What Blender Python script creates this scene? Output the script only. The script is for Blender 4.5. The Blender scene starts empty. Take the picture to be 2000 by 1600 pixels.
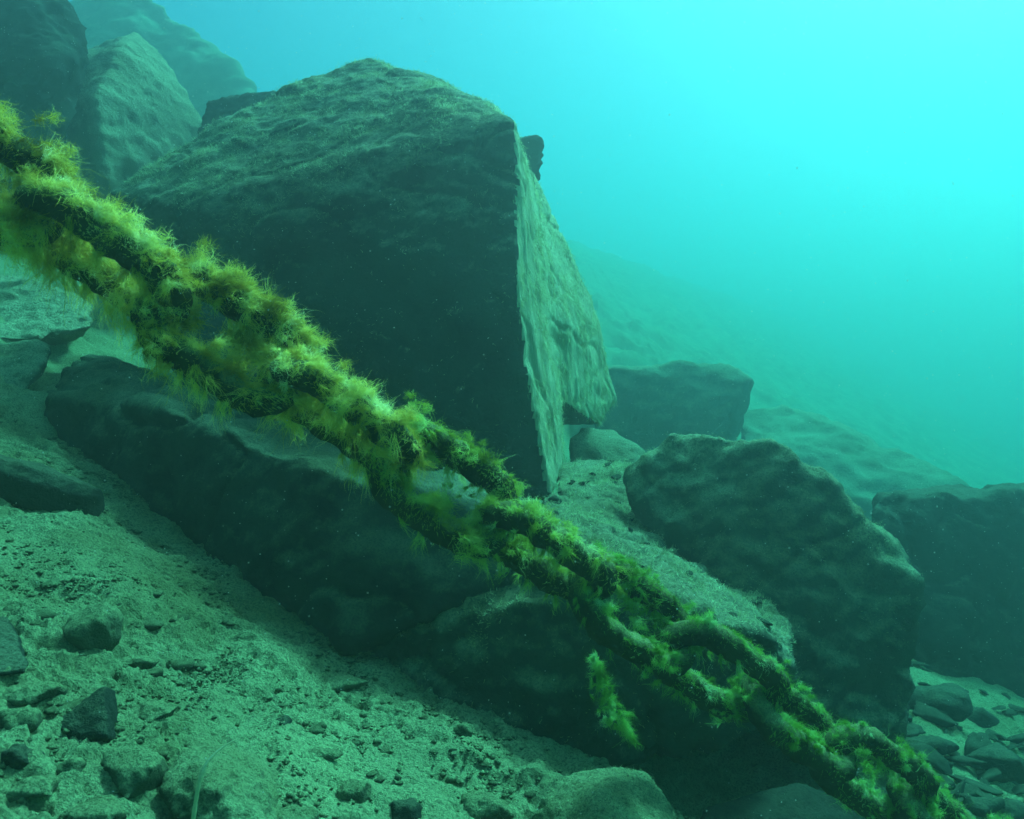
import bpy, bmesh, math, random
import numpy as np
from mathutils import Vector, Matrix

random.seed(7)
RNG = np.random.default_rng(11)
SC = bpy.context.scene
COL = SC.collection
F = 1732.0                         # focal length in photo pixels (2000 wide)

# ------------------------------------------------------------------ camera
cam_d = bpy.data.cameras.new('camera')
cam = bpy.data.objects.new('camera', cam_d)
COL.objects.link(cam)
cam.location = (0, 0, 0)
cam.rotation_euler = (math.radians(90), 0, 0)
cam_d.sensor_fit = 'HORIZONTAL'
cam_d.sensor_width = 36.0
cam_d.lens = 36.0 * F / 2000.0
cam_d.clip_start = 0.02
cam_d.clip_end = 400
cam_d.dof.use_dof = True
cam_d.dof.focus_distance = 2.0
cam_d.dof.aperture_fstop = 15.0
SC.camera = cam

# ------------------------------------------------------------------ light
SUN_EL, SUN_AZ = math.radians(51), math.radians(42)      # azimuth from +Y towards +X
w = bpy.data.worlds.new('World')
SC.world = w
w.use_nodes = True
nt = w.node_tree
nt.nodes.clear()
sky = nt.nodes.new('ShaderNodeTexSky')
sky.sky_type = 'NISHITA'
sky.sun_disc = False
sky.sun_elevation = SUN_EL
sky.sun_rotation = SUN_AZ
bgn = nt.nodes.new('ShaderNodeBackground')
bgn.inputs['Strength'].default_value = 0.11
outw = nt.nodes.new('ShaderNodeOutputWorld')
nt.links.new(sky.outputs[0], bgn.inputs[0])
nt.links.new(bgn.outputs[0], outw.inputs[0])
sl = bpy.data.lights.new('sun', 'SUN')
sl.energy = 5.0
sl.angle = math.radians(10)
sl.color = (1.0, 0.96, 0.88)
sun = bpy.data.objects.new('sun', sl)
COL.objects.link(sun)
sd = Vector((math.sin(SUN_AZ) * math.cos(SUN_EL), math.cos(SUN_AZ) * math.cos(SUN_EL), math.sin(SUN_EL)))
sun.location = sd * 30
sun.rotation_euler = sd.to_track_quat('Z', 'Y').to_euler()

SC.view_settings.view_transform = 'Standard'
SC.view_settings.look = 'None'
SC.view_settings.gamma = 1.0
SC.view_settings.exposure = 0.83
SC.cycles.max_bounces = 6
SC.cycles.diffuse_bounces = 3
SC.cycles.transmission_bounces = 4
SC.cycles.volume_bounces = 3
SC.cycles.use_denoising = True

# ------------------------------------------------------------------ numpy noise
def _h(ix, iy, iz, s):
    n = (ix * 374761393 + iy * 668265263 + iz * 2147483647 + s * 974634777).astype(np.int64) & 0xffffffff
    n = ((n ^ (n >> 13)) * 1274126177) & 0xffffffff
    n = (n ^ (n >> 16)) & 0xffffffff
    return n
_G = RNG.normal(size=(256, 3)); _G /= np.linalg.norm(_G, axis=1)[:, None]
def noise(p, seed=0):
    p = np.asarray(p, float)
    i = np.floor(p).astype(np.int64); f = p - i
    u = f * f * f * (f * (f * 6 - 15) + 10)
    r = 0
    for dx in (0, 1):
        wx = u[:, 0] if dx else 1 - u[:, 0]
        for dy in (0, 1):
            wy = u[:, 1] if dy else 1 - u[:, 1]
            for dz in (0, 1):
                wz = u[:, 2] if dz else 1 - u[:, 2]
                g = _G[_h(i[:, 0] + dx, i[:, 1] + dy, i[:, 2] + dz, seed) & 255]
                d = g[:, 0] * (f[:, 0] - dx) + g[:, 1] * (f[:, 1] - dy) + g[:, 2] * (f[:, 2] - dz)
                r = r + wx * wy * wz * d
    return r * 1.5
def fbm(p, oc=4, seed=0, ridged=False, gain=.5):
    p = np.asarray(p, float); a = 1.0; t = 0; r = 0
    for o in range(oc):
        n = noise(p * 2.0 ** o + 17.3 * o, seed + o)
        if ridged: n = 1 - 2 * np.abs(n)
        r = r + a * n; t += a; a *= gain
    return r / t

# ------------------------------------------------------------------ mesh helpers
def px(u, v, y):                   # photo pixel + distance along the view -> world point
    return ((u - 1000) / F * y, y, (800 - v) / F * y)
def mesh_np(name, V, faces, mat=None, smooth=True):
    m = bpy.data.meshes.new(name)
    V = np.asarray(V, np.float32)
    faces = np.asarray(faces, np.int32)
    n, k = faces.shape
    m.vertices.add(len(V)); m.vertices.foreach_set('co', V.ravel())
    m.loops.add(n * k); m.loops.foreach_set('vertex_index', faces.ravel())
    m.polygons.add(n); m.polygons.foreach_set('loop_start', np.arange(0, n * k, k, dtype=np.int32))
    m.update(calc_edges=True); m.validate()
    m.polygons.foreach_set('use_smooth', np.full(len(m.polygons), smooth))
    if mat: m.materials.append(mat)
    return m
def link(name, m, parent=None, loc=None):
    o = bpy.data.objects.new(name, m)
    COL.objects.link(o)
    if loc is not None: o.location = loc
    if parent: o.parent = parent
    return o
def tag(o, label, cat, group=None, kind=None):
    if label: o['label'] = label
    if cat: o['category'] = cat
    if group: o['group'] = group
    if kind: o['kind'] = kind
    return o
def normals(V, Fq):
    N = np.zeros_like(V)
    a, b, c = V[Fq[:, 0]], V[Fq[:, 1]], V[Fq[:, 2]]
    d = V[Fq[:, 3]] if Fq.shape[1] == 4 else c
    fn = np.cross(c - a, d - b) if Fq.shape[1] == 4 else np.cross(b - a, c - a)
    for k in range(Fq.shape[1]): np.add.at(N, Fq[:, k], fn)
    return N / np.maximum(np.linalg.norm(N, axis=1), 1e-12)[:, None]
def smooth(V, Fq, it, lam=.5):
    k = Fq.shape[1]
    E = np.unique(np.sort(np.concatenate([np.stack([Fq[:, i], Fq[:, (i + 1) % k]], 1) for i in range(k)]), axis=1), axis=0)
    cnt = np.bincount(E.ravel(), minlength=len(V)).astype(float)
    for _ in range(it):
        S = np.zeros_like(V)
        for ax in range(3):
            S[:, ax] = np.bincount(E[:, 0], V[E[:, 1], ax], len(V)) + np.bincount(E[:, 1], V[E[:, 0], ax], len(V))
        V = V + lam * (S / np.maximum(cnt, 1)[:, None] - V)
    return V
def remeshed(hulls, voxel):
    """union of convex hulls, evenly remeshed -> V, quads"""
    bm = bmesh.new()
    for pts in hulls:
        b2 = bmesh.new()
        for p in pts: b2.verts.new(p)
        r = bmesh.ops.convex_hull(b2, input=b2.verts)
        bmesh.ops.delete(b2, geom=list({g for g in r['geom_interior'] + r['geom_unused'] if isinstance(g, bmesh.types.BMVert)}), context='VERTS')
        bmesh.ops.recalc_face_normals(b2, faces=b2.faces)
        t = bpy.data.meshes.new('t'); b2.to_mesh(t); b2.free()
        bm.from_mesh(t); bpy.data.meshes.remove(t)
    m = bpy.data.meshes.new('t'); bm.to_mesh(m); bm.free()
    o = bpy.data.objects.new('t', m); COL.objects.link(o)
    md = o.modifiers.new('r', 'REMESH'); md.mode = 'VOXEL'; md.voxel_size = voxel
    dg = bpy.context.evaluated_depsgraph_get()
    e = o.evaluated_get(dg); me = e.to_mesh()
    V = np.empty(len(me.vertices) * 3); me.vertices.foreach_get('co', V); V = V.reshape(-1, 3)
    Q = np.array([tuple(p.vertices) for p in me.polygons if len(p.vertices) == 4], np.int32)
    e.to_mesh_clear()
    bpy.data.objects.remove(o); bpy.data.meshes.remove(m)
    return V, Q

# ------------------------------------------------------------------ materials
def nodes(mat):
    mat.use_nodes = True
    t = mat.node_tree; t.nodes.clear()
    return t, (lambda typ: t.nodes.new(typ)), (lambda a, b: t.links.new(a, b))
def ramp(N, stops):
    r = N('ShaderNodeValToRGB')
    while len(r.color_ramp.elements) < len(stops): r.color_ramp.elements.new(.5)
    for e, (p, c) in zip(r.color_ramp.elements, stops):
        e.position = p; e.color = (*c, 1) if len(c) == 3 else c
    return r
def rock_mat(name, dark, mid, silt, scale=1.0, up0=.25, up1=.75, bump=.5, stretch=(1, 1, 1)):
    """bare stone, mottled, with pale silt settled where the stone faces up and in a noise pattern"""
    m = bpy.data.materials.new(name)
    t, N, L = nodes(m)
    o = N('ShaderNodeOutputMaterial'); b = N('ShaderNodeBsdfPrincipled')
    b.inputs['Roughness'].default_value = .95
    b.inputs['Specular IOR Level'].default_value = .1
    tc = N('ShaderNodeTexCoord'); mp = N('ShaderNodeMapping'); mp.inputs['Scale'].default_value = stretch
    L(tc.outputs['Object'], mp.inputs['Vector'])
    def nz(sc, det, rough=.6):
        n = N('ShaderNodeTexNoise'); n.inputs['Scale'].default_value = sc; n.inputs['Detail'].default_value = det
        n.inputs['Roughness'].default_value = rough; L(mp.outputs[0], n.inputs['Vector']); return n
    n1 = nz(5 * scale, 8, .65); n2 = nz(60 * scale, 6, .7); n3 = nz(220 * scale, 4, .7)
    r1 = ramp(N, [(.32, dark), (.55, mid), (.75, tuple(c * 1.35 for c in mid))]); L(n1.outputs[0], r1.inputs[0])
    g = N('ShaderNodeNewGeometry'); sx = N('ShaderNodeSeparateXYZ'); L(g.outputs['Normal'], sx.inputs[0])
    ad = N('ShaderNodeMath'); ad.operation = 'MULTIPLY_ADD'; ad.inputs[1].default_value = .9; 
    L(n2.outputs[0], ad.inputs[0]); 
    ad2 = N('ShaderNodeMath'); ad2.operation = 'ADD'; ad2.inputs[1].default_value = -.45
    L(sx.outputs['Z'], ad2.inputs[0]); L(ad2.outputs[0], ad.inputs[2])
    mr = N('ShaderNodeMapRange'); mr.inputs['From Min'].default_value = up0; mr.inputs['From Max'].default_value = up1
    L(ad.outputs[0], mr.inputs['Value'])
    r3 = ramp(N, [(.38, tuple(c * .45 for c in silt)), (.52, silt), (.7, tuple(min(1, c * 1.2) for c in silt))]); L(n3.outputs[0], r3.inputs[0])
    n0 = nz(2.6 * scale, 4, .6)
    r0 = ramp(N, [(.35, (.66, .62, .5)), (.55, (1.05, 1.05, 1)), (.7, (1.25, 1.25, 1.15))]); L(n0.outputs[0], r0.inputs[0])
    mu = N('ShaderNodeMix'); mu.data_type = 'RGBA'; mu.blend_type = 'MULTIPLY'; mu.inputs['Factor'].default_value = 1
    L(r3.outputs[0], mu.inputs['A']); L(r0.outputs[0], mu.inputs['B'])
    mx = N('ShaderNodeMix'); mx.data_type = 'RGBA'; L(mr.outputs[0], mx.inputs['Factor']); L(r1.outputs[0], mx.inputs['A']); L(mu.outputs['Result'], mx.inputs['B'])
    L(mx.outputs['Result'], b.inputs['Base Color'])
    hs = N('ShaderNodeMath'); hs.operation = 'MULTIPLY_ADD'; hs.inputs[1].default_value = .4; L(n3.outputs[0], hs.inputs[0]); L(n2.outputs[0], hs.inputs[2])
    bp = N('ShaderNodeBump'); bp.inputs['Strength'].default_value = bump; bp.inputs['Distance'].default_value = .02 / scale
    L(hs.outputs[0], bp.inputs['Height']); L(bp.outputs[0], b.inputs['Normal'])
    L(b.outputs[0], o.inputs[0])
    return m
SILT = (.34, .31, .19)
M_BOULDER = rock_mat('boulder_stone', (.008, .012, .009), (.05, .064, .048), (.36, .40, .25), .55, .2, .9, .7)
M_ROCK = rock_mat('rough_stone', (.024, .032, .022), (.065, .08, .054), (.32, .36, .21), .8, .15, .8, .8)
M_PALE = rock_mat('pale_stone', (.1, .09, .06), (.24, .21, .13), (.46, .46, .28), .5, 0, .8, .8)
M_DARK = rock_mat('dark_stone', (.014, .018, .014), (.034, .042, .032), (.15, .18, .11), .8, .5, 1.15, .7)
M_SMALL = rock_mat('silted_stone', (.05, .055, .03), (.12, .13, .075), (.30, .35, .18), 1.2, .1, .75, .8)
M_SLAB = rock_mat('slab_stone', (.012, .016, .012), (.06, .07, .05), (.22, .26, .15), 1.0, .25, .95, 1.0)
M_SHADE_DARK = rock_mat('shade_dark_stone', (.012, .015, .012), (.028, .034, .026), (.07, .08, .055), .8, .5, 1.15, .7)  # stone darkened: shade of the gap below the chain put into its colour
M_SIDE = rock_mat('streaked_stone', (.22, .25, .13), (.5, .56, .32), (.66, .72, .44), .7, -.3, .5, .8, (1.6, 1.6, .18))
M_BED = rock_mat('silt_bed', (.07, .08, .04), (.15, .16, .075), (.33, .39, .2), .9, .12, .85, .9)

def algae_mat(name, cols, dens=1.0):
    m = bpy.data.materials.new(name)
    t, N, L = nodes(m)
    o = N('ShaderNodeOutputMaterial')
    tc = N('ShaderNodeTexCoord')
    n = N('ShaderNodeTexNoise'); n.inputs['Scale'].default_value = 22; n.inputs['Detail'].default_value = 5
    L(tc.outputs['Object'], n.inputs['Vector'])
    r = ramp(N, [(.3 + .4 * i / (len(cols) - 1), c) for i, c in enumerate(cols)]); L(n.outputs[0], r.inputs[0])
    d = N('ShaderNodeBsdfDiffuse'); tr = N('ShaderNodeBsdfTranslucent')
    L(r.outputs[0], d.inputs[0]); L(r.outputs[0], tr.inputs[0])
    mx = N('ShaderNodeMixShader'); mx.inputs[0].default_value = .58
    L(d.outputs[0], mx.inputs[1]); L(tr.outputs[0], mx.inputs[2]); L(mx.outputs[0], o.inputs[0])
    return m
M_ALG_Y = algae_mat('yellow_algae', [(.2, .15, .02), (.64, .5, .07), (.88, .8, .22), (.92, .92, .5)])
M_ALG_G = algae_mat('green_algae', [(.06, .1, .015), (.22, .42, .05), (.36, .62, .15), (.62, .8, .44)])
M_ALG_M = algae_mat('mixed_algae', [(.1, .12, .015), (.4, .46, .06), (.58, .7, .17), (.78, .86, .46)])
M_ALG_S = algae_mat('silted_algae', [(.18, .2, .09), (.44, .5, .26), (.66, .72, .42)])
M_LINK = rock_mat('encrusted_iron', (.02, .018, .008), (.06, .055, .02), (.32, .36, .15), 2.0, .2, .75, .9)
M_TWIG = rock_mat('dead_stem', (.45, .42, .2), (.66, .6, .3), (.75, .7, .4), 3, .2, .8, .2)

# ------------------------------------------------------------------ lake bed
Z_TOP, Z_LOW = 5.4, -7.5
def base_z(x, y):
    near = -.726 - .32 * x + .08 * y
    far = -1.90 - .50 * x + .30 * y
    k = .14
    m = np.maximum(near, far) + k * np.log1p(np.exp(-np.abs(near - far) / k)) - k * .1
    z = np.where(m > Z_TOP - 1.5, Z_TOP - 1.5 + 1.5 * np.tanh((m - Z_TOP + 1.5) / 1.5), m)
    z = np.where(z < Z_LOW + 2, Z_LOW + 2 + 2 * np.tanh((z - Z_LOW - 2) / 2), z)
    return z
def ground_z(x, y):
    x = np.atleast_1d(np.asarray(x, float)); y = np.atleast_1d(np.asarray(y, float))
    p = np.stack([x, y, np.zeros_like(x)], 1)
    d = np.clip(np.hypot(x, y) / 4, 0, 1)
    z = base_z(x, y)
    z = z + .06 * fbm(p * 1.7, 3, 3) + .03 * fbm(p * 4.1, 3, 6, True) + d * .22 * fbm(p * .35, 4, 9) + np.clip((np.hypot(x, y) - 5) / 5, 0, 1) * .3 * (fbm(p * np.array([.9, .6, 1]), 4, 13, True, .6) - .3) + .025 * fbm(p * 6, 3, 5)
    z = z - .32 * np.exp(-((x - .50) / .24) ** 2 - ((y - 1.98) / .28) ** 2)      # hollow under the ledge rock
    return z
def ground_hit(u, v, y0=.7, y1=30):
    ys = np.geomspace(y0, y1, 900)
    P = np.stack([(u - 1000) / F * ys, ys, (800 - v) / F * ys], 1)
    below = P[:, 2] < ground_z(P[:, 0], P[:, 1])
    i = int(np.argmax(below)) if below.any() else 899
    return P[i]
def axis(segs):
    out = []
    for a, b, n in segs: out += list(np.linspace(a, b, n, endpoint=False))
    return np.array(out + [segs[-1][1]])
gx = axis([(-40, -8, 16), (-8, -2.2, 90), (-2.2, -1.5, 60), (-1.5, .7, 430), (.7, 2.2, 120), (2.2, 9, 90), (9, 60, 24)])
gy = axis([(-20, -.5, 10), (-.5, .75, 30), (.75, 2.5, 340), (2.5, 4.5, 160), (4.5, 14, 130), (14, 80, 32)])
X, Y = np.meshgrid(gx, gy)
x, y = X.ravel(), Y.ravel()
z = ground_z(x, y)
P = np.stack([x, y, z], 1)
nearw = np.clip((4.2 - np.hypot(x, y)) / 1.5, 0, 1)
patch = np.clip(.5 + 1.6 * fbm(P * 2.3, 2, 77), 0.1, 1)
crumb = fbm(P * 38, 3, 21, gain=.6)
pits = -np.clip(fbm(P * 55, 2, 31) - .12, 0, 1)
ripple = fbm(P * np.array([9, 22, 9]), 3, 41)
z = z + nearw * patch * (.022 * crumb + .05 * pits) + nearw * .016 * ripple + nearw * .006 * fbm(P * 110, 2, 51)
V = np.stack([x, y, z], 1)
nx, ny = len(gx), len(gy)
ii = np.arange(nx * ny).reshape(ny, nx)
Q = np.stack([ii[:-1, :-1], ii[:-1, 1:], ii[1:, 1:], ii[1:, :-1]], -1).reshape(-1, 4)
bed = link('lake_bed', mesh_np('lake_bed', V, Q, M_BED))
tag(bed, 'pale silt covered lake bed sloping down to the right', 'lake bed', kind='structure')

# ------------------------------------------------------------------ strands of algae
def strands(B, D, L, W, K=5, curl=.5, drift=(0, 0, 0), rng=RNG):
    """ribbons: base points B, start directions D, lengths L, widths W -> V, Q"""
    n = len(B)
    P = [B]; d = D / np.linalg.norm(D, axis=1)[:, None]
    tw = rng.normal(size=(n, 3)) * curl
    for k in range(K - 1):
        d = d + tw * .55 + rng.normal(size=(n, 3)) * curl * .45 + np.array(drift) * (k + 1) / K
        d /= np.linalg.norm(d, axis=1)[:, None]
        P.append(P[-1] + d * (L / (K - 1))[:, None])
    P = np.stack(P, 1)
    s = np.cross(D, rng.normal(size=(n, 3))); s /= np.linalg.norm(s, axis=1)[:, None] + 1e-9
    tp = np.linspace(1, .35, K)
    A = P + s[:, None, :] * (W[:, None] * tp)[:, :, None] * .5
    C = P - s[:, None, :] * (W[:, None] * tp)[:, :, None] * .5
    V = np.stack([A, C], 2).reshape(-1, 3)
    b = (np.arange(n) * 2 * K)[:, None] + (np.arange(K - 1) * 2)[None, :]
    Q = np.stack([b, b + 1, b + 3, b + 2], -1).reshape(-1, 4)
    return V, Q
def locks(B, D, L, per, W, spread=.35, K=8, curl=.4, drift=(0, 0, -.3), rng=RNG):
    """soft locks: every lock is a bundle of filaments that follow one wandering curve and part towards the tip"""
    n = len(B)
    d = D / np.linalg.norm(D, axis=1)[:, None]; tw = rng.normal(size=(n, 3)) * curl
    P = [B]
    for k in range(K - 1):
        d = d + tw * .4 + rng.normal(size=(n, 3)) * curl * .5 + np.array(drift) * (k + .5) / K
        d /= np.linalg.norm(d, axis=1)[:, None]
        P.append(P[-1] + d * (L / (K - 1))[:, None])
    P = np.stack(P, 1)
    P = np.repeat(P, per, 0); m = len(P); Ls = np.repeat(L, per) * rng.uniform(.35, 1.15, m)
    fr = np.linspace(0, 1, K)
    root = P[:, :1]
    P = root + (P - root) * (Ls / np.repeat(L, per))[:, None, None]
    o1 = rng.normal(size=(m, 1, 3)) * Ls[:, None, None]; o2 = rng.normal(size=(m, 1, 3)) * Ls[:, None, None]
    P = P + o1 * spread * (.12 + .5 * fr[None, :, None] ** 1.3) + o2 * spread * .35 * np.sin(fr[None, :, None] * 5 + rng.uniform(0, 6, (m, 1, 1)))
    s = rng.normal(size=(m, 3)); s /= np.linalg.norm(s, axis=1)[:, None]
    w = (W * rng.uniform(.6, 1.4, m))[:, None] * np.linspace(1, .3, K)[None]
    A = P + s[:, None] * w[:, :, None] * .5; C = P - s[:, None] * w[:, :, None] * .5
    V = np.stack([A, C], 2).reshape(-1, 3)
    b = (np.arange(m) * 2 * K)[:, None] + (np.arange(K - 1) * 2)[None]
    return V, np.stack([b, b + 1, b + 3, b + 2], -1).reshape(-1, 4)
def flakes(C, R, rng=RNG):
    """small crumpled leafy sheets round centres C with radii R"""
    n = len(C); g = 5
    a, b = np.meshgrid(np.linspace(-1, 1, g), np.linspace(-1, 1, g)); a = a.ravel(); b = b.ravel()
    U = rng.normal(size=(n, 3)); U /= np.linalg.norm(U, axis=1)[:, None]
    T = np.cross(U, rng.normal(size=(n, 3))); T /= np.linalg.norm(T, axis=1)[:, None]
    N = np.cross(U, T)
    P = C[:, None] + R[:, None, None] * (U[:, None] * a[None, :, None] + T[:, None] * b[None, :, None])
    P = P + (N[:, None] * (R[:, None] * .55 * rng.normal(size=(n, g * g)))[:, :, None])
    flat = P.reshape(-1, 3)
    flat = flat + .004 * np.stack([noise(flat * 60, 5 + k) for k in range(3)], 1)
    q = np.array([[j * g + i, j * g + i + 1, (j + 1) * g + i + 1, (j + 1) * g + i] for j in range(g - 1) for i in range(g - 1)])
    Q = (q[None] + (np.arange(n) * g * g)[:, None, None]).reshape(-1, 4)
    return flat, Q
def merge(parts):
    Vs, Qs, o = [], [], 0
    for V, Q in parts: Vs.append(V); Qs.append(Q + o); o += len(V)
    return np.concatenate(Vs), np.concatenate(Qs)

# ------------------------------------------------------------------ rocks
def rock(name, hulls, voxel, mat, label, cat='rock', rnd=6, amps=((.03, 2.5), (.012, 9), (.006, 30)), ridge=(0, 4), strata=None, seed=0, group=None, pixel=True, extra=None, fuzz=(), side=None, crack=0):
    H = [[px(*p) if pixel else p for p in h] for h in hulls]
    V, Q = remeshed(H, voxel)
    V = smooth(V, Q, rnd)
    N = normals(V, Q)
    P0 = V + seed * 3.17
    D = np.zeros(len(V))
    for k, (a, s) in enumerate(amps): D += a * fbm(P0 * s, 4, seed + k * 7, gain=.6)
    if ridge[0]: D += ridge[0] * (fbm(P0 * ridge[1], 4, seed + 50, True, .6) - .3)
    if strata:
        amp, rot, (sx_, sy_, sz_) = strata                       # bedding: ridged noise, drawn out along tilted layers
        c_, s_ = math.cos(rot), math.sin(rot)
        q = np.stack([V[:, 0] * c_ - V[:, 2] * s_, V[:, 1], V[:, 0] * s_ + V[:, 2] * c_], 1)
        q = q + .06 * np.stack([noise(V * 3, 7), noise(V * 3, 8), noise(V * 3, 9)], 1)
        D += amp * fbm(q * np.array([sx_, sy_, sz_]), 4, seed + 90, True, .6)
    if extra: D += extra(V, N)
    if crack:
        q = V + .12 * np.stack([noise(V * 4, 61), noise(V * 4, 62), noise(V * 4, 63)], 1)
        for sc_, sd_ in ((1.3, 0), (2.6, 5)): D -= crack * np.exp(-(noise(q * sc_ + seed, seed + 40 + sd_) / .022) ** 2)
    V = V + N * D[:, None]
    c = np.array([V[:, 0].mean(), V[:, 1].mean(), V[:, 2].min()])
    o = link(name, mesh_np(name, V - c, Q, mat), loc=c)
    tag(o, label, cat, group)
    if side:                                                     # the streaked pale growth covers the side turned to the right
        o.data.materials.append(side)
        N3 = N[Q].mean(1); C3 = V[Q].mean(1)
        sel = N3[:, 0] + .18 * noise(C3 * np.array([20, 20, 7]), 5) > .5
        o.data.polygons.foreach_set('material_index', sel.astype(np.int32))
    R = np.random.default_rng(seed + 1000)
    for fname, count, ln, wfun, fmat, hang, wid in fuzz:         # short silted growth standing or hanging on the stone
        N2 = normals(V, Q)
        vis = (N2 * V).sum(1) < .15                              # only sides that could be seen
        wt = wfun(V, N2) * vis * np.clip(.45 + 1.6 * noise(V * 9, seed + 70), .04, 2)
        if wt.sum() <= 0: continue
        idx = R.choice(len(V), count, p=wt / wt.sum())
        B = V[idx] + R.normal(size=(count, 3)) * voxel * .45 - N2[idx] * .002
        d = N2[idx] * (1 - hang) + np.array([0, 0, -1.]) * hang + R.normal(size=(count, 3)) * (.6 - .45 * hang)
        SV, SQ = strands(B, d, ln * R.uniform(.4, 1.5, count), wid * R.uniform(.6, 1.4, count), 4, .5 - .35 * hang, (0, 0, -.5 * hang), R)
        fo = link(fname, mesh_np(fname, SV - c, SQ, fmat), o); fo['kind'] = 'stuff'
    return o

# the big boulder, two hulls: the main block and the lower part of its right end
def grooves(V, N):
    wgt = np.clip((N[:, 0] - .45) / .3, 0, 1)
    g = fbm(np.stack([V[:, 0] * 7, V[:, 1] * 15, V[:, 2] * 1.0], 1), 4, 311, gain=.6)
    f = np.clip((-N[:, 1] - .3) / .4, 0, 1)
    h = fbm(np.stack([V[:, 0] * 1.6, V[:, 1] * 3, V[:, 2] * 6 + V[:, 0] * 1.6], 1), 4, 317, True)
    top = np.clip((V[:, 2] - .75) / .3, 0, 1)
    q = np.stack([V[:, 0] * 22, V[:, 1] * 42, V[:, 2] * 2.2], 1)
    own = wgt * (.012 * g + .007 * fbm(q, 3, 341, gain=.6))
    keep = wgt * (.010 * fbm((V + 9.51) * 5, 4, 10, gain=.6) + .006 * fbm((V + 9.51) * 14, 4, 17, gain=.6))   # smoother than the rest
    return own - keep + f * (.008 * h + .016 * fbm(V * np.array([6, 6, 9.]), 5, 331, gain=.65)) + .022 * top * fbm(V * np.array([1.3, 2, 8.]) + np.array([[0, 0, 1.]]) * V[:, :1] * 2.4, 4, 319, True, .6)
BACK = [(600, 320, 4.1), (900, 350, 4.1), (500, 900, 3.9), (1030, 800, 4.0)]
A_main = [(1003, 238, 2.62), (1010, 560, 2.50), (1022, 720, 2.50), (1072, 972, 2.55),          # front right edge
          (560, 430, 2.66), (800, 485, 2.55), (330, 395, 2.85),                                  # fold across the front
          (205, 372, 3.15), (300, 326, 3.3), (440, 258, 3.35), (600, 156, 3.35), (715, 114, 3.4), (800, 140, 3.4), (955, 208, 3.1),
          (230, 560, 3.1), (420, 830, 2.75), (640, 940, 2.62), (860, 985, 2.58),                    # foot
          (1050, 380, 3.0), (1080, 560, 2.92), (1100, 780, 2.9), (1100, 900, 2.75)] + BACK
A_right = [(1035, 330, 3.3), (1060, 400, 3.25), (1112, 490, 3.3), (1160, 600, 3.35), (1207, 780, 3.4), (1170, 832, 3.25), (1106, 790, 2.96), (1082, 600, 2.9), (1060, 450, 3.05),
           (900, 400, 3.9), (1000, 830, 3.8), (1150, 800, 4.0)]
SIDE = lambda V, N: np.clip((N[:, 0] - .4) / .3, 0, 1)
UPF = lambda V, N: np.clip(N[:, 2] - .05, 0, 1) ** 1.2 + .03
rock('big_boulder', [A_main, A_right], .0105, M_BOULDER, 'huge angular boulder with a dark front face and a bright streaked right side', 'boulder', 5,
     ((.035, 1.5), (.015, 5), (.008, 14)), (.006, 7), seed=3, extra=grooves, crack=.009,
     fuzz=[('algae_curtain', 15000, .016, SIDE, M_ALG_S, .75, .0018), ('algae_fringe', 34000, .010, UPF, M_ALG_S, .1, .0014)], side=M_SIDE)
rock('slab_rock', [[(60, 860, 2.8), (250, 1020, 2.3), (500, 1140, 2.0), (680, 1262, 1.80), (80, 775, 2.75), (330, 800, 2.22), (640, 915, 1.95), (1000, 1000, 1.88),
      (1055, 1110, 1.82), (960, 1165, 1.82), (170, 690, 3.4), (620, 850, 3.1), (1060, 985, 2.5), (200, 1000, 3.4), (1050, 1200, 2.7), (600, 1300, 2.6)]], .0125, M_SLAB,
     'long dark slab lying in shade directly under the huge boulder', 'rock', 7, ((.05, 2.0), (.03, 6), (.014, 16)), (.014, 5), seed=5, crack=.02)
rock('ledge_rock', [[(690, 1262, 1.90), (850, 1385, 1.78), (1060, 1512, 1.68), (1240, 1490, 1.74), (1420, 1455, 1.84), (1555, 1375, 1.9), (965, 1185, 1.95), (1100, 1085, 1.80),
      (1220, 1130, 1.66), (1400, 1205, 1.70), (1535, 1265, 1.80), (1566, 1330, 1.85), (1075, 968, 2.5), (1180, 985, 2.5), (1300, 1062, 2.45), (1450, 1145, 2.4), (1545, 1225, 2.15),
      (1500, 1400, 2.4), (1100, 1450, 2.3), (800, 1300, 2.3)]], .0105, M_ROCK,
     'wide rock with pale pitted top and shaded front face behind the middle of the chain', 'rock', 6, ((.035, 2.2), (.028, 7), (.022, 17)), (.018, 9), seed=8, crack=.015, fuzz=[('algae_fringe', 22000, .008, UPF, M_ALG_S, 0, .0016)])
rock('leaning_rock', [[(1225, 915, 2.55), (1310, 848, 2.5), (1420, 850, 2.42), (1520, 862, 2.38), (1598, 910, 2.38), (1655, 1010, 2.36), (1755, 1085, 2.32), (1788, 1200, 2.28), (1782, 1350, 2.24), (1755, 1462, 2.2), (1560, 1500, 2.12), (1450, 1200, 2.2), (1350, 1060, 2.3), (1230, 990, 2.45),
      (1500, 900, 3.0), (1700, 1100, 2.9), (1720, 1420, 2.7), (1350, 1000, 3.0)]], .0125, M_ROCK,
     'tall leaning rock with rounded ragged right edge, right of the ledge rock', 'rock', 9, ((.06, 1.9), (.035, 5), (.018, 15)), (.018, 8),
     (.010, .75, (2.2, 2.2, 13)), seed=12, crack=.008, fuzz=[('algae_fringe', 6000, .006, UPF, M_ALG_S, 0, .0012)])
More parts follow.
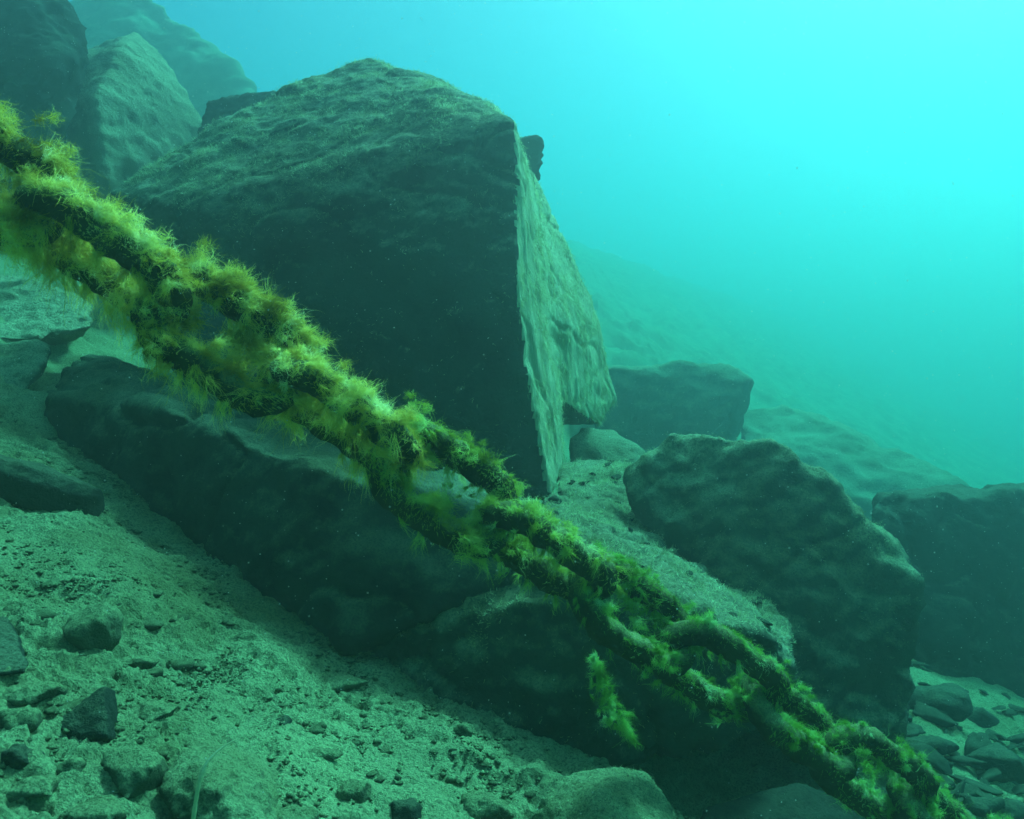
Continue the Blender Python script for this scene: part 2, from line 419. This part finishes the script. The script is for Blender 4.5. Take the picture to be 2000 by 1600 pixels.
rock('rubble_rock', [[(1085, 900, 2.95), (1190, 905, 3.0), (1260, 905, 2.95), (1330, 1010, 2.75), (1450, 1130, 2.6), (1300, 1075, 2.48), (1120, 985, 2.5), (1085, 965, 2.6), (1200, 1100, 3.0), (1350, 1150, 2.9)]],
     .011, M_ROCK, 'crumbly sloping rock in the gap between boulder foot and leaning rock', 'rock', 8, ((.03, 3), (.02, 12)), (.012, 14), seed=15, fuzz=[('algae_fringe', 7000, .01, UPF, M_ALG_S, 0, .0018)])
rock('half_buried_rock', [[(1108, 860, 3.6), (1135, 832, 3.7), (1200, 838, 3.8), (1262, 885, 3.6), (1250, 920, 3.5), (1120, 930, 3.5), (1180, 890, 4.1), (1130, 1090, 3.6), (1230, 1090, 3.6)]], .015, M_ROCK,
     'small dark rock tucked under the lower right corner of the huge boulder', 'rock', 4, seed=18)
rock('block_rock', [[(1712, 972, 3.55), (1850, 962, 3.6), (2080, 958, 3.7), (1700, 1000, 3.5), (1735, 1150, 3.4), (1800, 1420, 3.2), (2100, 1450, 3.3), (1745, 958, 4.3), (2080, 945, 4.4), (1850, 1400, 4.4), (2100, 1400, 4.4)]],
     .016, M_DARK, 'square dark block with pale flat top at the right edge', 'rock', 4, ((.07, 1.6), (.035, 5), (.014, 14)), (.015, 4), seed=21, crack=.02)
rock('distant_rock', [[(1190, 712, 6.3), (1330, 706, 6.4), (1420, 712, 6.4), (1472, 742, 6.3), (1440, 775, 6.2), (1400, 850, 6.2), (1180, 860, 6.2), (1150, 720, 6.6), (1300, 730, 8), (1450, 760, 7.6), (1300, 900, 7), (1190, 1020, 6.3), (1390, 1030, 6.3), (1300, 1000, 7.4)]], .03, M_ROCK,
     'dim flat topped rock in the haze right of the huge boulder', 'rock', 4, ((.10, 1.0), (.05, 5)), (.02, 3), seed=24)
rock('distant_wedge_rock', [[(1440, 800, 7.4), (1530, 790, 7.6), (1640, 830, 7.5), (1760, 880, 7.2), (1905, 955, 6.8), (1700, 985, 6.5), (1450, 900, 6.8), (1600, 830, 8.6), (1850, 960, 7.9), (1500, 960, 7.5), (1520, 1150, 6.8), (1800, 1200, 6.6), (1650, 1150, 7.6)]], .035, M_ROCK,
     'dim wedge shaped rock sloping down to the right in the haze', 'rock', 4, ((.14, .9), (.06, 5)), (.02, 3), seed=27)
rock('pale_boulder', [[(30, 235, 5.2), (110, 140, 5.6), (215, 95, 5.6), (265, 60, 5.8), (300, 85, 5.8), (320, 120, 5.7), (372, 190, 5.6), (402, 250, 5.5), (330, 330, 5.2), (205, 345, 4.7), (185, 190, 4.75), (230, 110, 5.1), (80, 330, 5.0), (300, 400, 5.3),
      (150, 300, 6.8), (350, 300, 6.8), (60, 420, 5.2), (210, 420, 4.75), (90, 580, 5.1), (290, 580, 5.2), (200, 560, 6)]], .022, M_PALE,
     'pale brown pointed boulder in the upper left background', 'boulder', 3, ((.07, 1.4), (.03, 9)), (.02, 2.6), (.012, .4, (2, 2, 7)), seed=30)
rock('corner_boulder', [[(-60, -20, 4.6), (40, 0, 4.5), (125, 5, 4.7), (155, 80, 4.7), (165, 100, 4.6), (90, 150, 4.3), (20, 225, 4.2), (-60, 260, 4.2), (-60, 100, 6), (120, 60, 6), (0, 300, 5), (60, 240, 4.6), (-60, 500, 4.6), (40, 500, 4.8), (0, 480, 5.4)]], .02, M_DARK,
     'dark brown boulder cut off by the upper left corner', 'boulder', 4, ((.08, 1.5), (.05, 7)), (.06, 5), seed=33)
rock('lumpy_rock', [[(390, 270, 4.6), (400, 205, 4.7), (450, 188, 4.7), (505, 185, 4.7), (540, 178, 4.7), (560, 200, 4.6), (520, 320, 4.5), (400, 330, 4.5), (460, 260, 5.2), (430, 750, 4.6), (540, 750, 4.6), (480, 720, 5)]], .016, M_DARK,
     'dark knobbly rock showing behind the left crest of the huge boulder', 'rock', 4, ((.05, 3), (.035, 8), (.015, 20)), (.03, 8), seed=36)
rock('knob_rock', [[(1010, 275, 3.9), (1035, 262, 3.9), (1055, 285, 3.9), (1052, 335, 3.9), (1040, 350, 3.9), (990, 420, 3.9), (960, 300, 3.9), (1020, 300, 4.2), (980, 420, 4.3), (1000, 700, 4.2), (900, 700, 4.1)]], .012, M_DARK,
     'small dark knob peeking out behind the right edge of the huge boulder', 'rock', 4, ((.05, 7), (.03, 16)), (.03, 9), seed=39)
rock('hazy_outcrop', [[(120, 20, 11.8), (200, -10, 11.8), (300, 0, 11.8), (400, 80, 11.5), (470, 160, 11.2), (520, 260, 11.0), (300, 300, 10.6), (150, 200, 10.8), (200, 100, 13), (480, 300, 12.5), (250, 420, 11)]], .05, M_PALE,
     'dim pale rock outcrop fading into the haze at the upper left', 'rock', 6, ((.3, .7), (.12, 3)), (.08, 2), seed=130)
# left margin
rock('pale_slab', [[(-60, 530, 3.9), (40, 535, 3.9), (140, 575, 3.7), (185, 590, 3.6), (180, 640, 3.4), (60, 665, 3.3), (-60, 660, 3.3), (-60, 640, 4.3), (150, 620, 4.2), (60, 720, 3.7), (-60, 700, 3.6)]], .014, M_PALE,
     'pale flat slab below the thick algae at the left edge', 'rock', 5, ((.04, 3), (.025, 9), (.012, 24)), (.02, 7), seed=42)
rock('edge_stone', [[(-40, 680, 3.0), (40, 668, 3.05), (100, 672, 3.0), (95, 705, 2.9), (50, 770, 2.8), (-40, 790, 2.75), (40, 700, 3.3), (-40, 760, 3.3)]], .012, M_ROCK,
     'brown rounded stone at the left edge under the pale slab', 'rock', 5, ((.03, 4), (.015, 12)), (.012, 9), seed=45)
# foreground stones on the bed
def on_bed(u, v, r, squash=(1, 1, .7), sink=.3, n=14, seed=0):
    g = ground_hit(u, v); rr = r / F * g[1]
    R = np.random.default_rng(seed)
    d = R.normal(size=(n, 3)); d /= np.linalg.norm(d, axis=1)[:, None]
    d *= R.uniform(.85, 1.1, size=(n, 1))
    gz = ground_z(g[0], g[1])[0]
    c = np.array([g[0], g[1] + rr * .3, gz + rr * squash[2] * (1 - 2 * sink) * .6])
    return [tuple(c + q * rr * np.array(squash)) for q in d]
ring = []
for u_, v_, r_ in ((-70, 935, .05), (40, 962, .055), (120, 990, .055), (185, 1005, .04)):
    g_ = ground_hit(u_, v_)
    for a_ in range(7): ring.append((g_[0] + .01 * math.sin(a_), g_[1] + r_ * math.cos(a_ * .9), g_[2] + .02 + r_ * math.sin(a_ * .9)))
rock('log_shaped_stone', [ring], .006, M_DARK, 'long dark log shaped stone at the left edge on the silt', 'stone', 5, ((.012, 5), (.008, 16)), (.006, 14), seed=48, pixel=False)
rock('round_stone', [on_bed(168, 1262, 62, (1, 1, .95), .12, 26, 1)], .0042, M_SMALL, 'rounded fuzzy stone half shaded on the silt at the lower left', 'stone', 8, ((.006, 10), (.006, 45)), (.002, 40), seed=51, pixel=False)
rock('edge_slab', [[(-60, 1200, 1.45), (15, 1205, 1.45), (62, 1300, 1.3), (50, 1312, 1.28), (-60, 1330, 1.24), (-60, 1190, 1.7), (30, 1230, 1.62), (-60, 1330, 1.6)]], .0042, M_DARK, 'dark broken slab sticking in from the lower left edge', 'stone', 2, ((.01, 8), (.005, 25)), seed=54)
rock('triangular_shard', [[(205, 1335, 1.23), (228, 1345, 1.28), (212, 1440, 1.17), (232, 1445, 1.24), (90, 1425, 1.18), (85, 1450, 1.2), (120, 1400, 1.3), (200, 1480, 1.25), (110, 1470, 1.18)]], .005, M_DARK, 'dark triangular stone shard standing on the lower left silt', 'stone', 2, ((.005, 14), (.004, 40)), seed=57)
rock('mound_stone', [[(330, 1402, 1.25), (400, 1380, 1.3), (500, 1420, 1.3), (560, 1480, 1.25), (310, 1490, 1.12), (340, 1540, 1.08), (430, 1600, 1.05), (560, 1620, 1.08), (600, 1560, 1.2), (420, 1480, 1.08), (450, 1640, 1.1)]], .0042, M_SMALL, 'large silt covered mound stone behind the pale stem', 'stone', 8, ((.018, 8), (.010, 40)), (.004, 30), seed=60).location.z -= .035
rock('dome_stone', [[(1040, 1600, 1.28), (1070, 1545, 1.3), (1120, 1508, 1.32), (1200, 1497, 1.33), (1270, 1520, 1.33), (1310, 1575, 1.3), (1330, 1640, 1.26), (1180, 1560, 1.2), (1100, 1640, 1.15), (1250, 1640, 1.16), (1000, 1680, 1.22), (1180, 1560, 1.48), (1090, 1600, 1.45), (1290, 1620, 1.45)]], .0042, M_SMALL, 'smooth dome shaped stone at the bottom centre edge', 'stone', 8, ((.008, 10), (.007, 45)), (.003, 40), seed=63, fuzz=[('algae_fringe', 5000, .004, UPF, M_ALG_S, 0, .001)])
for k, (u, v, r, sq, mat, lab) in enumerate([
    (245, 1530, 85, (1.1, 1, .55), M_SMALL, 'broad flat stone left of the mound stone near the bottom'),
    (35, 1420, 40, (1, 1, .8), M_SMALL, 'round stone at the left edge beside the triangular shard'),
    (690, 1560, 40, (1.1, .8, .7), M_SMALL, 'egg shaped stone on the silt near the bottom, between mound and dome stones'),
    (555, 1420, 22, (1, 1, .8), M_DARK, 'small black pebble alone on pale silt right of the mound stone'),
    (905, 1438, 22, (1, .8, 1), M_SMALL, 'small upright chip close to the shaded ledge rock'),
    (430, 1600, 50, (1, 1, .6), M_SMALL, 'stone at the bottom edge right beside the foot of the pale stem'),
    (130, 1505, 34, (1, 1, .7), M_SMALL, 'small stone between triangular shard and broad flat stone'),
    (790, 1600, 45, (1, 1, .6), M_DARK, 'dark low stone on the bottom edge left of the dome stone'),
    (60, 1560, 50, (1.2, 1, .5), M_SMALL, 'low wide stone in the bottom left corner'),
    (560, 1620, 60, (1.2, 1, .4), M_SMALL, 'flat stone cut by the bottom edge right of the mound stone'),
    (950, 1590, 60, (1.2, 1, .45), M_SMALL, 'low crusted stone just left of the dome stone'),
    (40, 1365, 60, (1.4, .8, .4), M_SMALL, 'long low stone at the left edge above the triangular shard'),
    (300, 1400, 42, (1.3, 1, .5), M_SMALL, 'low stone between triangular shard and mound stone'),
    (180, 1610, 60, (1.2, 1, .5), M_SMALL, 'stone cut by the bottom edge below the broad flat stone'),
    (30, 1490, 45, (1.1, 1, .6), M_DARK, 'dark stone at the left edge above the bottom left corner'),
    (620, 1480, 36, (1.4, 1, .35), M_SMALL, 'thin flat stone on open silt right of the mound stone'),
    (270, 1300, 30, (1.5, 1, .4), M_SMALL, 'small flat stone on the silt below the rounded fuzzy stone'),
    (660, 1345, 40, (1.6, 1, .35), M_SMALL, 'low crust of stone near the left tip of the ledge rock')]):
    rock('silted_stone', [on_bed(u, v, r, sq, .42, 18, 70 + k)], max(.003, r / F * 1.2 / 14), mat, lab, 'stone', 6, ((.010, 14), (.007, 45)), (.003, 35), seed=70 + k, pixel=False)
# broken flat stones at the lower right
for k, (u, v, r, sq, lab) in enumerate([
    (1835, 1400, 85, (1.2, .8, .5), 'flat grey stone leaning on the foot of the leaning rock'),
    (1815, 1490, 75, (1.1, .8, .45), 'oval flat stone right of the chain at lower right'),
    (1960, 1520, 75, (1, .9, .7), 'blocky stone at the lower right edge'),
    (1905, 1590, 60, (1.2, .8, .4), 'low flat stone in the lower right corner beside the chain end'),
    (1820, 1310, 40, (1, 1, .6), 'small stone on the slope under the dark block'),
    (1930, 1420, 55, (1.3, .8, .4), 'thin stone lying before the dark block'),
    (1985, 1600, 50, (1, 1, .5), 'stone in the very lower right corner')]):
    rock('flat_stone', [on_bed(u, v, r, sq, .2, 14, 100 + k)], .012, M_DARK, lab, 'stone', 3, ((.02, 6), (.008, 20)), seed=100 + k, pixel=False)
rock('bottom_rock', [[(1300, 1640, 1.55), (1400, 1560, 1.75), (1560, 1520, 1.9), (1700, 1560, 1.95), (1750, 1700, 1.8), (1400, 1700, 1.5), (1500, 1600, 2.2)]], .012, M_SHADE_DARK, 'rock coloured dark for the shade below the lower chain links', 'rock', 5, seed=120)

# chips lying on the ledge
CHIPS = [bpy.data.objects['ledge_rock'], bpy.data.objects['rubble_rock']]
# small pebbles, all alike
stone_meshes = []
for k in range(6):
    R = np.random.default_rng(200 + k)
    d = R.normal(size=(14, 3)); d /= np.linalg.norm(d, axis=1)[:, None]; d *= np.array([1, .8, .6])
    V, Q = remeshed([[tuple(q) for q in d]], .22); V = smooth(V, Q, 2)
    V += normals(V, Q) * (.1 * fbm(V * 2, 3, k))[:, None]
    stone_meshes.append(mesh_np('pebble', V, Q, M_SMALL))
for k in range(220):
    for _ in range(30):
        u = RNG.uniform(0, 1050); v = RNG.uniform(1080, 1600)
        if v > 1120 + max(0, u - 500) * .68: break
    g = ground_hit(u, v)
    q_ = RNG.random(); s = RNG.uniform(5, 13) * (3.4 if q_ < .07 else 2.0 if q_ < .2 else 1) / F * g[1]
    o = link('pebble', stone_meshes[k % 6], loc=(g[0], g[1], ground_z(g[0], g[1])[0] - s * (.28 if q_ < .07 else .1)))
    o.scale = (s * RNG.uniform(.8, 1.3), s, s * RNG.uniform(.6, 1)); o.rotation_euler = (0, 0, RNG.uniform(0, 6.28))
    tag(o, 'small silt dusted pebble lying on the foreground silt', 'pebble', 'pebbles scattered on the foreground silt')
rubble_meshes = []
for k in range(7):
    R = np.random.default_rng(260 + k)
    d = R.normal(size=(9, 3)); d /= np.linalg.norm(d, axis=1)[:, None]; d *= np.array([1.1, .85, .5])
    V, Q = remeshed([[tuple(q) for q in d]], .13); V = smooth(V, Q, 1)
    V += normals(V, Q) * (.14 * fbm(V * 2.4, 4, 260 + k, gain=.6))[:, None]
    rubble_meshes.append(mesh_np('rubble_stone', V, Q, M_DARK))
for k in range(120):
    u = RNG.uniform(1600, 2010); v = RNG.uniform(1300, 1600)
    g = ground_hit(u, v)
    s = RNG.uniform(.018, .05) * (1.8 if RNG.random() < .12 else 1)
    o = link('rubble_stone', rubble_meshes[k % 7], loc=(g[0], g[1], ground_z(g[0], g[1])[0] + s * .2))
    o.scale = (s * RNG.uniform(.9, 1.6), s, s * RNG.uniform(.5, .9)); o.rotation_euler = (RNG.uniform(-.4, .4), RNG.uniform(-.4, .4), RNG.uniform(0, 6.28))
    tag(o, 'small rubble stone on the slope at the lower right', 'stone', 'rubble stones at the lower right')
n = 26000
R = np.random.default_rng(77)
cx_, cy_ = R.uniform(-1.7, .75, n * 3), R.uniform(.8, 2.6, n * 3)
kp = R.random(n * 3) < np.clip(.25 + 1.3 * noise(np.stack([cx_, cy_, 0 * cx_], 1) * 5, 12), .03, 1)
cx_, cy_ = cx_[kp][:n], cy_[kp][:n]; n = len(cx_)
C = np.stack([cx_, cy_, ground_z(cx_, cy_)], 1)
S = R.lognormal(math.log(.0028), .45, n)
O = np.array([[1, 0, 0], [-1, 0, 0], [0, 1, 0], [0, -1, 0], [0, 0, .8], [0, 0, -.8]], float)
T = np.array([[0, 2, 4], [2, 1, 4], [1, 3, 4], [3, 0, 4], [2, 0, 5], [1, 2, 5], [3, 1, 5], [0, 3, 5]])
an_ = R.uniform(0, 6.28, n); ca, sa = np.cos(an_), np.sin(an_)
Vc = S[:, None, None] * O[None] * R.uniform(.6, 1.5, (n, 6, 1))
Vc = np.stack([Vc[..., 0] * ca[:, None] - Vc[..., 1] * sa[:, None], Vc[..., 0] * sa[:, None] + Vc[..., 1] * ca[:, None], Vc[..., 2]], -1)
o = link('silt_crumbs', mesh_np('silt_crumbs', (C[:, None] + Vc).reshape(-1, 3), (T[None] + (np.arange(n) * 6)[:, None, None]).reshape(-1, 3), M_BED))
tag(o, 'fine crumbs of silt and grit strewn over the foreground bed', 'silt', kind='stuff')
R = np.random.default_rng(640)
for k in range(56):
    ob = CHIPS[0 if k % 5 < 3 else 1]; mv = ob.data.vertices
    while True:
        v_ = mv[int(R.integers(0, len(mv)))]
        if v_.normal.z > .7: break
    p_ = ob.location + v_.co; s_ = R.uniform(.007, .024)
    o = link('stone_chip', rubble_meshes[k % 7], loc=(p_.x, p_.y, p_.z + s_ * .1))
    o.scale = (s_ * R.uniform(.9, 1.6), s_, s_ * R.uniform(.6, 1.1)); o.rotation_euler = (R.uniform(-.5, .5), R.uniform(-.5, .5), R.uniform(0, 6.28))
    tag(o, 'small stone chip lying on the pale ledge between boulder and leaning rock', 'stone', 'stone chips on the pale ledge')
# ------------------------------------------------------------------ the chain
PA, PB = np.array(px(-50, 335, 1.03)), np.array(px(1815, 1590, 1.47))
axis_t = (PB - PA) / np.linalg.norm(PB - PA)
dW = .0265                                    # bar thickness
PITCH = .172
Wd, Ln = 4.75 * dW, PITCH + 2 * dW
rad = (Wd - dW) / 2; half = (Ln - Wd) / 2
# k0 at pixel column 1740
ts = np.linspace(0, 2, 2000); cols = np.array([1000 + F * (PA + axis_t * t)[0] / (PA + axis_t * t)[1] for t in ts])
t0 = ts[np.argmin(abs(cols - 1705))]
view = np.array([0, 1.0, 0]); e1 = view - axis_t * view.dot(axis_t); e1 /= np.linalg.norm(e1)
e2 = np.cross(axis_t, e1)
ROLL = {0: 20, 1: -66, 2: 28, 3: -45, 4: 55, 5: -25, 6: 60, 7: -30, 8: 55, 9: -35, 10: 50, -1: -70, -2: 20}
root = bpy.data.objects.new('mooring_chain', None); COL.objects.link(root)
root.location = PA + axis_t * (t0 + 2 * PITCH)
tag(root, 'heavy chain overgrown with yellow green algae running diagonally across the picture', 'chain')
root_c = np.array(root.location)
def link_path(n=72):
    """closed stadium in the (a, b) plane, points evenly by length"""
    per = 4 * half + 2 * math.pi * rad
    out = []
    for i in range(n):
        s = per * i / n
        if s < 2 * half: out.append((-half + s, rad))
        elif s < 2 * half + math.pi * rad:
            f = (s - 2 * half) / rad; out.append((half + rad * math.sin(f), rad * math.cos(f)))
        elif s < 4 * half + math.pi * rad: out.append((half - (s - 2 * half - math.pi * rad), -rad))
        else:
            f = (s - 4 * half - math.pi * rad) / rad; out.append((-half - rad * math.sin(f), -rad * math.cos(f)))
    return np.array(out)
LP = link_path()
for k in sorted(ROLL):
    c = PA + axis_t * (t0 - k * PITCH)
    a = math.radians(ROLL[k])
    nrm = e1 * math.cos(a) + e2 * math.sin(a)                     # normal of the link's plane
    bdir = np.cross(nrm, axis_t)
    cen = c + LP[:, :1] * axis_t + LP[:, 1:] * bdir               # bar centreline
    n, ns = len(cen), 16
    tang = np.roll(cen, -1, 0) - np.roll(cen, 1, 0); tang /= np.linalg.norm(tang, axis=1)[:, None]
    outw_ = np.cross(tang, nrm)
    ang = np.arange(ns) * 2 * math.pi / ns
    dirs = np.cos(ang)[None, :, None] * outw_[:, None] + np.sin(ang)[None, :, None] * nrm[None, None]
    base = cen[:, None] + dirs * dW / 2
    flat = base.reshape(-1, 3)
    thick = .003 + .011 * np.clip(fbm(flat * 34, 4, 400 + k, gain=.65) + .3, 0, 1)
    flat = flat + dirs.reshape(-1, 3) * thick[:, None]
    ii = np.arange(n * ns).reshape(n, ns)
    Q = np.stack([ii, np.roll(ii, -1, 1), np.roll(np.roll(ii, -1, 1), -1, 0), np.roll(ii, -1, 0)], -1).reshape(-1, 4)
    lo = link('link', mesh_np('link', flat - c, Q[:, ::-1], M_LINK), root, c - root_c)
    # growth: yellow and thick towards the upper left, green and thinner further down
    left = float(np.clip((k - 3.5) / 3.0, 0, 1))
    R = np.random.default_rng(500 + k)
    up = np.array([.22, -.12, .95])
    Df = dirs.reshape(-1, 3)
    parts = []
    def pick(cnt, bias, gain, ng, sc, off):
        ix = R.integers(0, n * ns, cnt * 6)
        w_ = bias + gain * (Df[ix] @ up) + ng * noise(flat[ix] * sc, off + k)
        return ix[R.random(len(ix)) < np.clip(w_, 0, 1)][:cnt]
    flow = lambda p, o: np.stack([noise(p * 14, o + q) for q in range(3)], 1) * 2.2
    thin = .45 + .55 * left if k < 5 else 1.0
    # short matted nap, neighbours lying the same way
    ix = pick(int(8000 * thin), .18 + .15 * left, .6, 1.0, 20, 600)
    Lg = (.003 + .005 * np.clip(.5 + 1.4 * noise(flat[ix] * 26, 610 + k), 0, 1.3)) * R.uniform(.5, 1.5, len(ix))
    parts.append(strands(flat[ix] + R.normal(size=(len(ix), 3)) * .0015, .4 * Df[ix] + 1.2 * flow(flat[ix], 30) + .35 * R.normal(size=(len(ix), 3)), Lg, R.uniform(.0005, .001, len(ix)), 4, .4, (.1, 0, -.2), R))
    # cottony puffs: many fine curled filaments lying every way
    ti = pick(int(40 + 22 * left), .0 + .12 * left, .6, 1.1, 15, 620)
    for t_ in ti:
        pr = R.uniform(.003, .009) * (1 + .7 * left)
        for q in range(int(R.integers(2, 5))):
            m_ = int(R.integers(70, 120)); p2 = pr * R.uniform(.5, 1.0)
            cc = flat[t_] + Df[t_] * pr * R.uniform(.1, .8) + R.normal(size=3) * pr * .7
            parts.append(strands(cc + R.normal(size=(m_, 3)) * p2 * np.array([.5, .4, .32]), R.normal(size=(m_, 3)) + 2.0 * flow(cc[None], 44), p2 * R.uniform(.7, 2.0, m_), R.uniform(.0004, .0009, m_), 7, .7, (.1, 0, -.1), R))
    # some ragged locks bending over with the current
    ti = pick(int((34 + 100 * left)), .02 + .16 * left, .6, 1.1, 15, 620)
    dd = Df[ti] * .45 + up * .2 + flow(flat[ti], 40)
    parts.append(locks(flat[ti], dd, R.uniform(.008, .018, len(ti)) * (1 + .8 * left), 44, .0006, .4, 8, .85, (.3, 0, -.4), R))
    # shaggy skirts hanging from the sides and underside
    hi = pick(int(40 + 90 * left), .1 + .15 * left, -.35, 1.2, 12, 660)
    parts.append(locks(flat[hi], Df[hi] * .6 + np.array([.1, 0, -.8]), R.uniform(.012, .03, len(hi)) * (1 + .5 * left), 34, .0007, .3, 8, .4, (.1, 0, -.5), R))
    # a few long loose threads
    wi = pick(60, .08, .4, .9, 14, 640)
    parts.append(strands(flat[wi], Df[wi] + .5 * R.normal(size=(len(wi), 3)), R.uniform(.02, .045, len(wi)), R.uniform(.0004, .0007, len(wi)), 9, .6, (.1, 0, -.1), R))
    # mat of growth across part of the eye of the link
    fill = {0: .25, 1: .35, 2: .06, 3: .5, 4: .35, 5: .6}.get(k, .8 if k > 5 else .2)
    m_ = int(110 * fill)
    av, bv = R.uniform(-half - rad * .5, half + rad * .5, m_ * 4), R.uniform(-rad, rad, m_ * 4)
    pt = c + av[:, None] * axis_t + bv[:, None] * bdir + nrm * (R.normal(size=(m_ * 4, 1)) * .005)
    pt = pt[noise(pt * 20, 800 + k) > .12][:m_]
    if len(pt):
        parts.append(locks(pt, R.normal(size=pt.shape) + np.array([0, 0, -.4]), R.uniform(.01, .026, len(pt)), 40, .0008, .5, 7, .6, (0, 0, -.2), R))
    Va, Qa = merge(parts)
    ao = link('algae', mesh_np('algae', Va - c, Qa, M_ALG_Y if k >= 6 else (M_ALG_M if k >= 4 else M_ALG_G)), lo)
    ao['kind'] = 'stuff'

# ------------------------------------------------------------------ algae tuft hanging free, pale stem, flake on the dome stone
R = np.random.default_rng(900)
tp = np.array([px(1160, 1282, 1.52), px(1175, 1330, 1.52), px(1190, 1380, 1.53), px(1205, 1410, 1.53), px(1236, 1442, 1.54)])
wd = np.array([.003, .010, .018, .014, .003])
s = R.uniform(0, 4, 2600); i = np.minimum(s.astype(int), 3); f = (s - i)[:, None]
C = tp[i] * (1 - f) + tp[i + 1] * f; ww = (wd[i] * (1 - f[:, 0]) + wd[i + 1] * f[:, 0])
C = C + R.normal(size=C.shape) * ww[:, None] * np.array([.55, .5, .55])
V, Q = locks(C[:140], R.normal(size=(140, 3)) * .5 + np.array([.35, 0, -.8]), R.uniform(.01, .024, 140), 40, .0006, .35, 7, .45, (0, 0, -.2), R)
V2, Q2 = flakes(C[:60], R.uniform(.001, .003, 60), R)
V, Q = merge([(V, Q), (V2, Q2)])
o = link('algae_tuft', mesh_np('algae_tuft', V - tp[2], Q, M_ALG_G), loc=tp[2])
tag(o, 'loose bright green tuft of algae drifting below the chain before the shaded rock face', 'algae')

def tube(pts, r, ns=7):
    pts = np.array(pts, float); n = len(pts)
    t = np.gradient(pts, axis=0); t /= np.linalg.norm(t, axis=1)[:, None]
    a = np.cross(t, [0, 1, 0.01]); a /= np.linalg.norm(a, axis=1)[:, None]; b = np.cross(t, a)
    an = np.arange(ns) * 2 * math.pi / ns
    r = np.asarray(r)
    V = pts[:, None] + r[:, None, None] * (np.cos(an)[None, :, None] * a[:, None] + np.sin(an)[None, :, None] * b[:, None])
    ii = np.arange(n * ns).reshape(n, ns)
    Q = np.stack([ii[:-1], np.roll(ii, -1, 1)[:-1], np.roll(ii, -1, 1)[1:], ii[1:]], -1).reshape(-1, 4)
    return V.reshape(-1, 3), Q
ctrl = np.array([px(372, 1640, 1.0), px(380, 1580, 1.0), px(388, 1530, 1.0), px(402, 1490, 1.01), px(430, 1462, 1.03), px(462, 1443, 1.05)])
tt = np.linspace(0, 5, 60); i = np.minimum(tt.astype(int), 4); f = tt - i
pts = np.stack([np.interp(tt, range(6), ctrl[:, k]) for k in range(3)], 1)
for _ in range(12): pts[1:-1] = pts[1:-1] * .5 + (pts[:-2] + pts[2:]) * .25
rr = np.interp(tt, [0, 2, 2.6, 3, 5], [.0026, .0024, .0034, .0019, .0006]) * (1 + .25 * noise(pts * 200, 3))
V, Q = tube(pts, rr)
o = link('dead_stem', mesh_np('dead_stem', V - pts[0], Q, M_TWIG), loc=pts[0])
tag(o, 'thin pale dead stem curving up from the bottom edge', 'stem')

# ------------------------------------------------------------------ drifting specks
n = 14000
R = np.random.default_rng(950)
yy = R.uniform(.45, 1, n) ** 1 * 0 + (R.uniform(.12, 64, n)) ** (1 / 3)
yy = np.clip(yy, .75, 4)
u, v = R.uniform(-100, 2100, n), R.uniform(-100, 1700, n)
C = np.stack([(u - 1000) / F * yy, yy, (800 - v) / F * yy], 1)
ok = C[:, 2] > ground_z(C[:, 0], C[:, 1]) + .01
C = C[ok]; n = len(C)
S = np.minimum(R.lognormal(math.log(.0007), .4, n), .0013 * np.clip(yy[ok] / 1.6, .5, 1))
O = np.array([[1, 0, 0], [-1, 0, 0], [0, 1, 0], [0, -1, 0], [0, 0, 1], [0, 0, -1]], float)
T = np.array([[0, 2, 4], [2, 1, 4], [1, 3, 4], [3, 0, 4], [2, 0, 5], [1, 2, 5], [3, 1, 5], [0, 3, 5]])
V = (C[:, None] + S[:, None, None] * O[None] * R.uniform(.6, 1.4, (n, 6, 1))).reshape(-1, 3)
Tq = (T[None] + (np.arange(n) * 6)[:, None, None]).reshape(-1, 3)
M_SPECK = bpy.data.materials.new('pale_speck'); t, N, L = nodes(M_SPECK)
o_ = N('ShaderNodeOutputMaterial'); d_ = N('ShaderNodeBsdfDiffuse'); d_.inputs[0].default_value = (.75, .75, .68, 1)
tr_ = N('ShaderNodeBsdfTranslucent'); tr_.inputs[0].default_value = (.75, .75, .68, 1)
mx_ = N('ShaderNodeMixShader'); L(d_.outputs[0], mx_.inputs[1]); L(tr_.outputs[0], mx_.inputs[2]); L(mx_.outputs[0], o_.inputs[0])
o = link('drifting_specks', mesh_np('drifting_specks', V, Tq, M_SPECK))
tag(o, 'tiny pale specks drifting in the water', 'particles', kind='stuff')

# ------------------------------------------------------------------ the water itself
X0, X1, Y0, Y1, B0, T0 = -42, 62, -22, 82, Z_LOW - 1.5, Z_TOP + .6
V = [(a, b, c) for a in (X0, X1) for b in (Y0, Y1) for c in (B0, T0)]
Q = [(0, 1, 3, 2), (4, 6, 7, 5), (0, 4, 5, 1), (2, 3, 7, 6), (0, 2, 6, 4), (1, 5, 7, 3)]
M_W = bpy.data.materials.new('lake_water'); t, N, L = nodes(M_W)
o_ = N('ShaderNodeOutputMaterial'); pv = N('ShaderNodeVolumePrincipled')
DEN = .42
sig_s = np.array([.057, .054, .053]); sig_a = np.array([.215, .031, .034])
colr = sig_s / DEN
ab = (1 - sig_a / (DEN * (1 - colr))) ** 2
pv.inputs['Density'].default_value = DEN
pv.inputs['Density Attribute'].default_value = ''
pv.inputs['Color'].default_value = (*colr, 1)
pv.inputs['Absorption Color'].default_value = (*ab, 1)
pv.inputs['Anisotropy'].default_value = .81
L(pv.outputs[0], o_.inputs['Volume'])
o = link('haze', mesh_np('haze', V, Q, M_W, False))
tag(o, 'turquoise lake water fading the distance', 'water', kind='stuff')
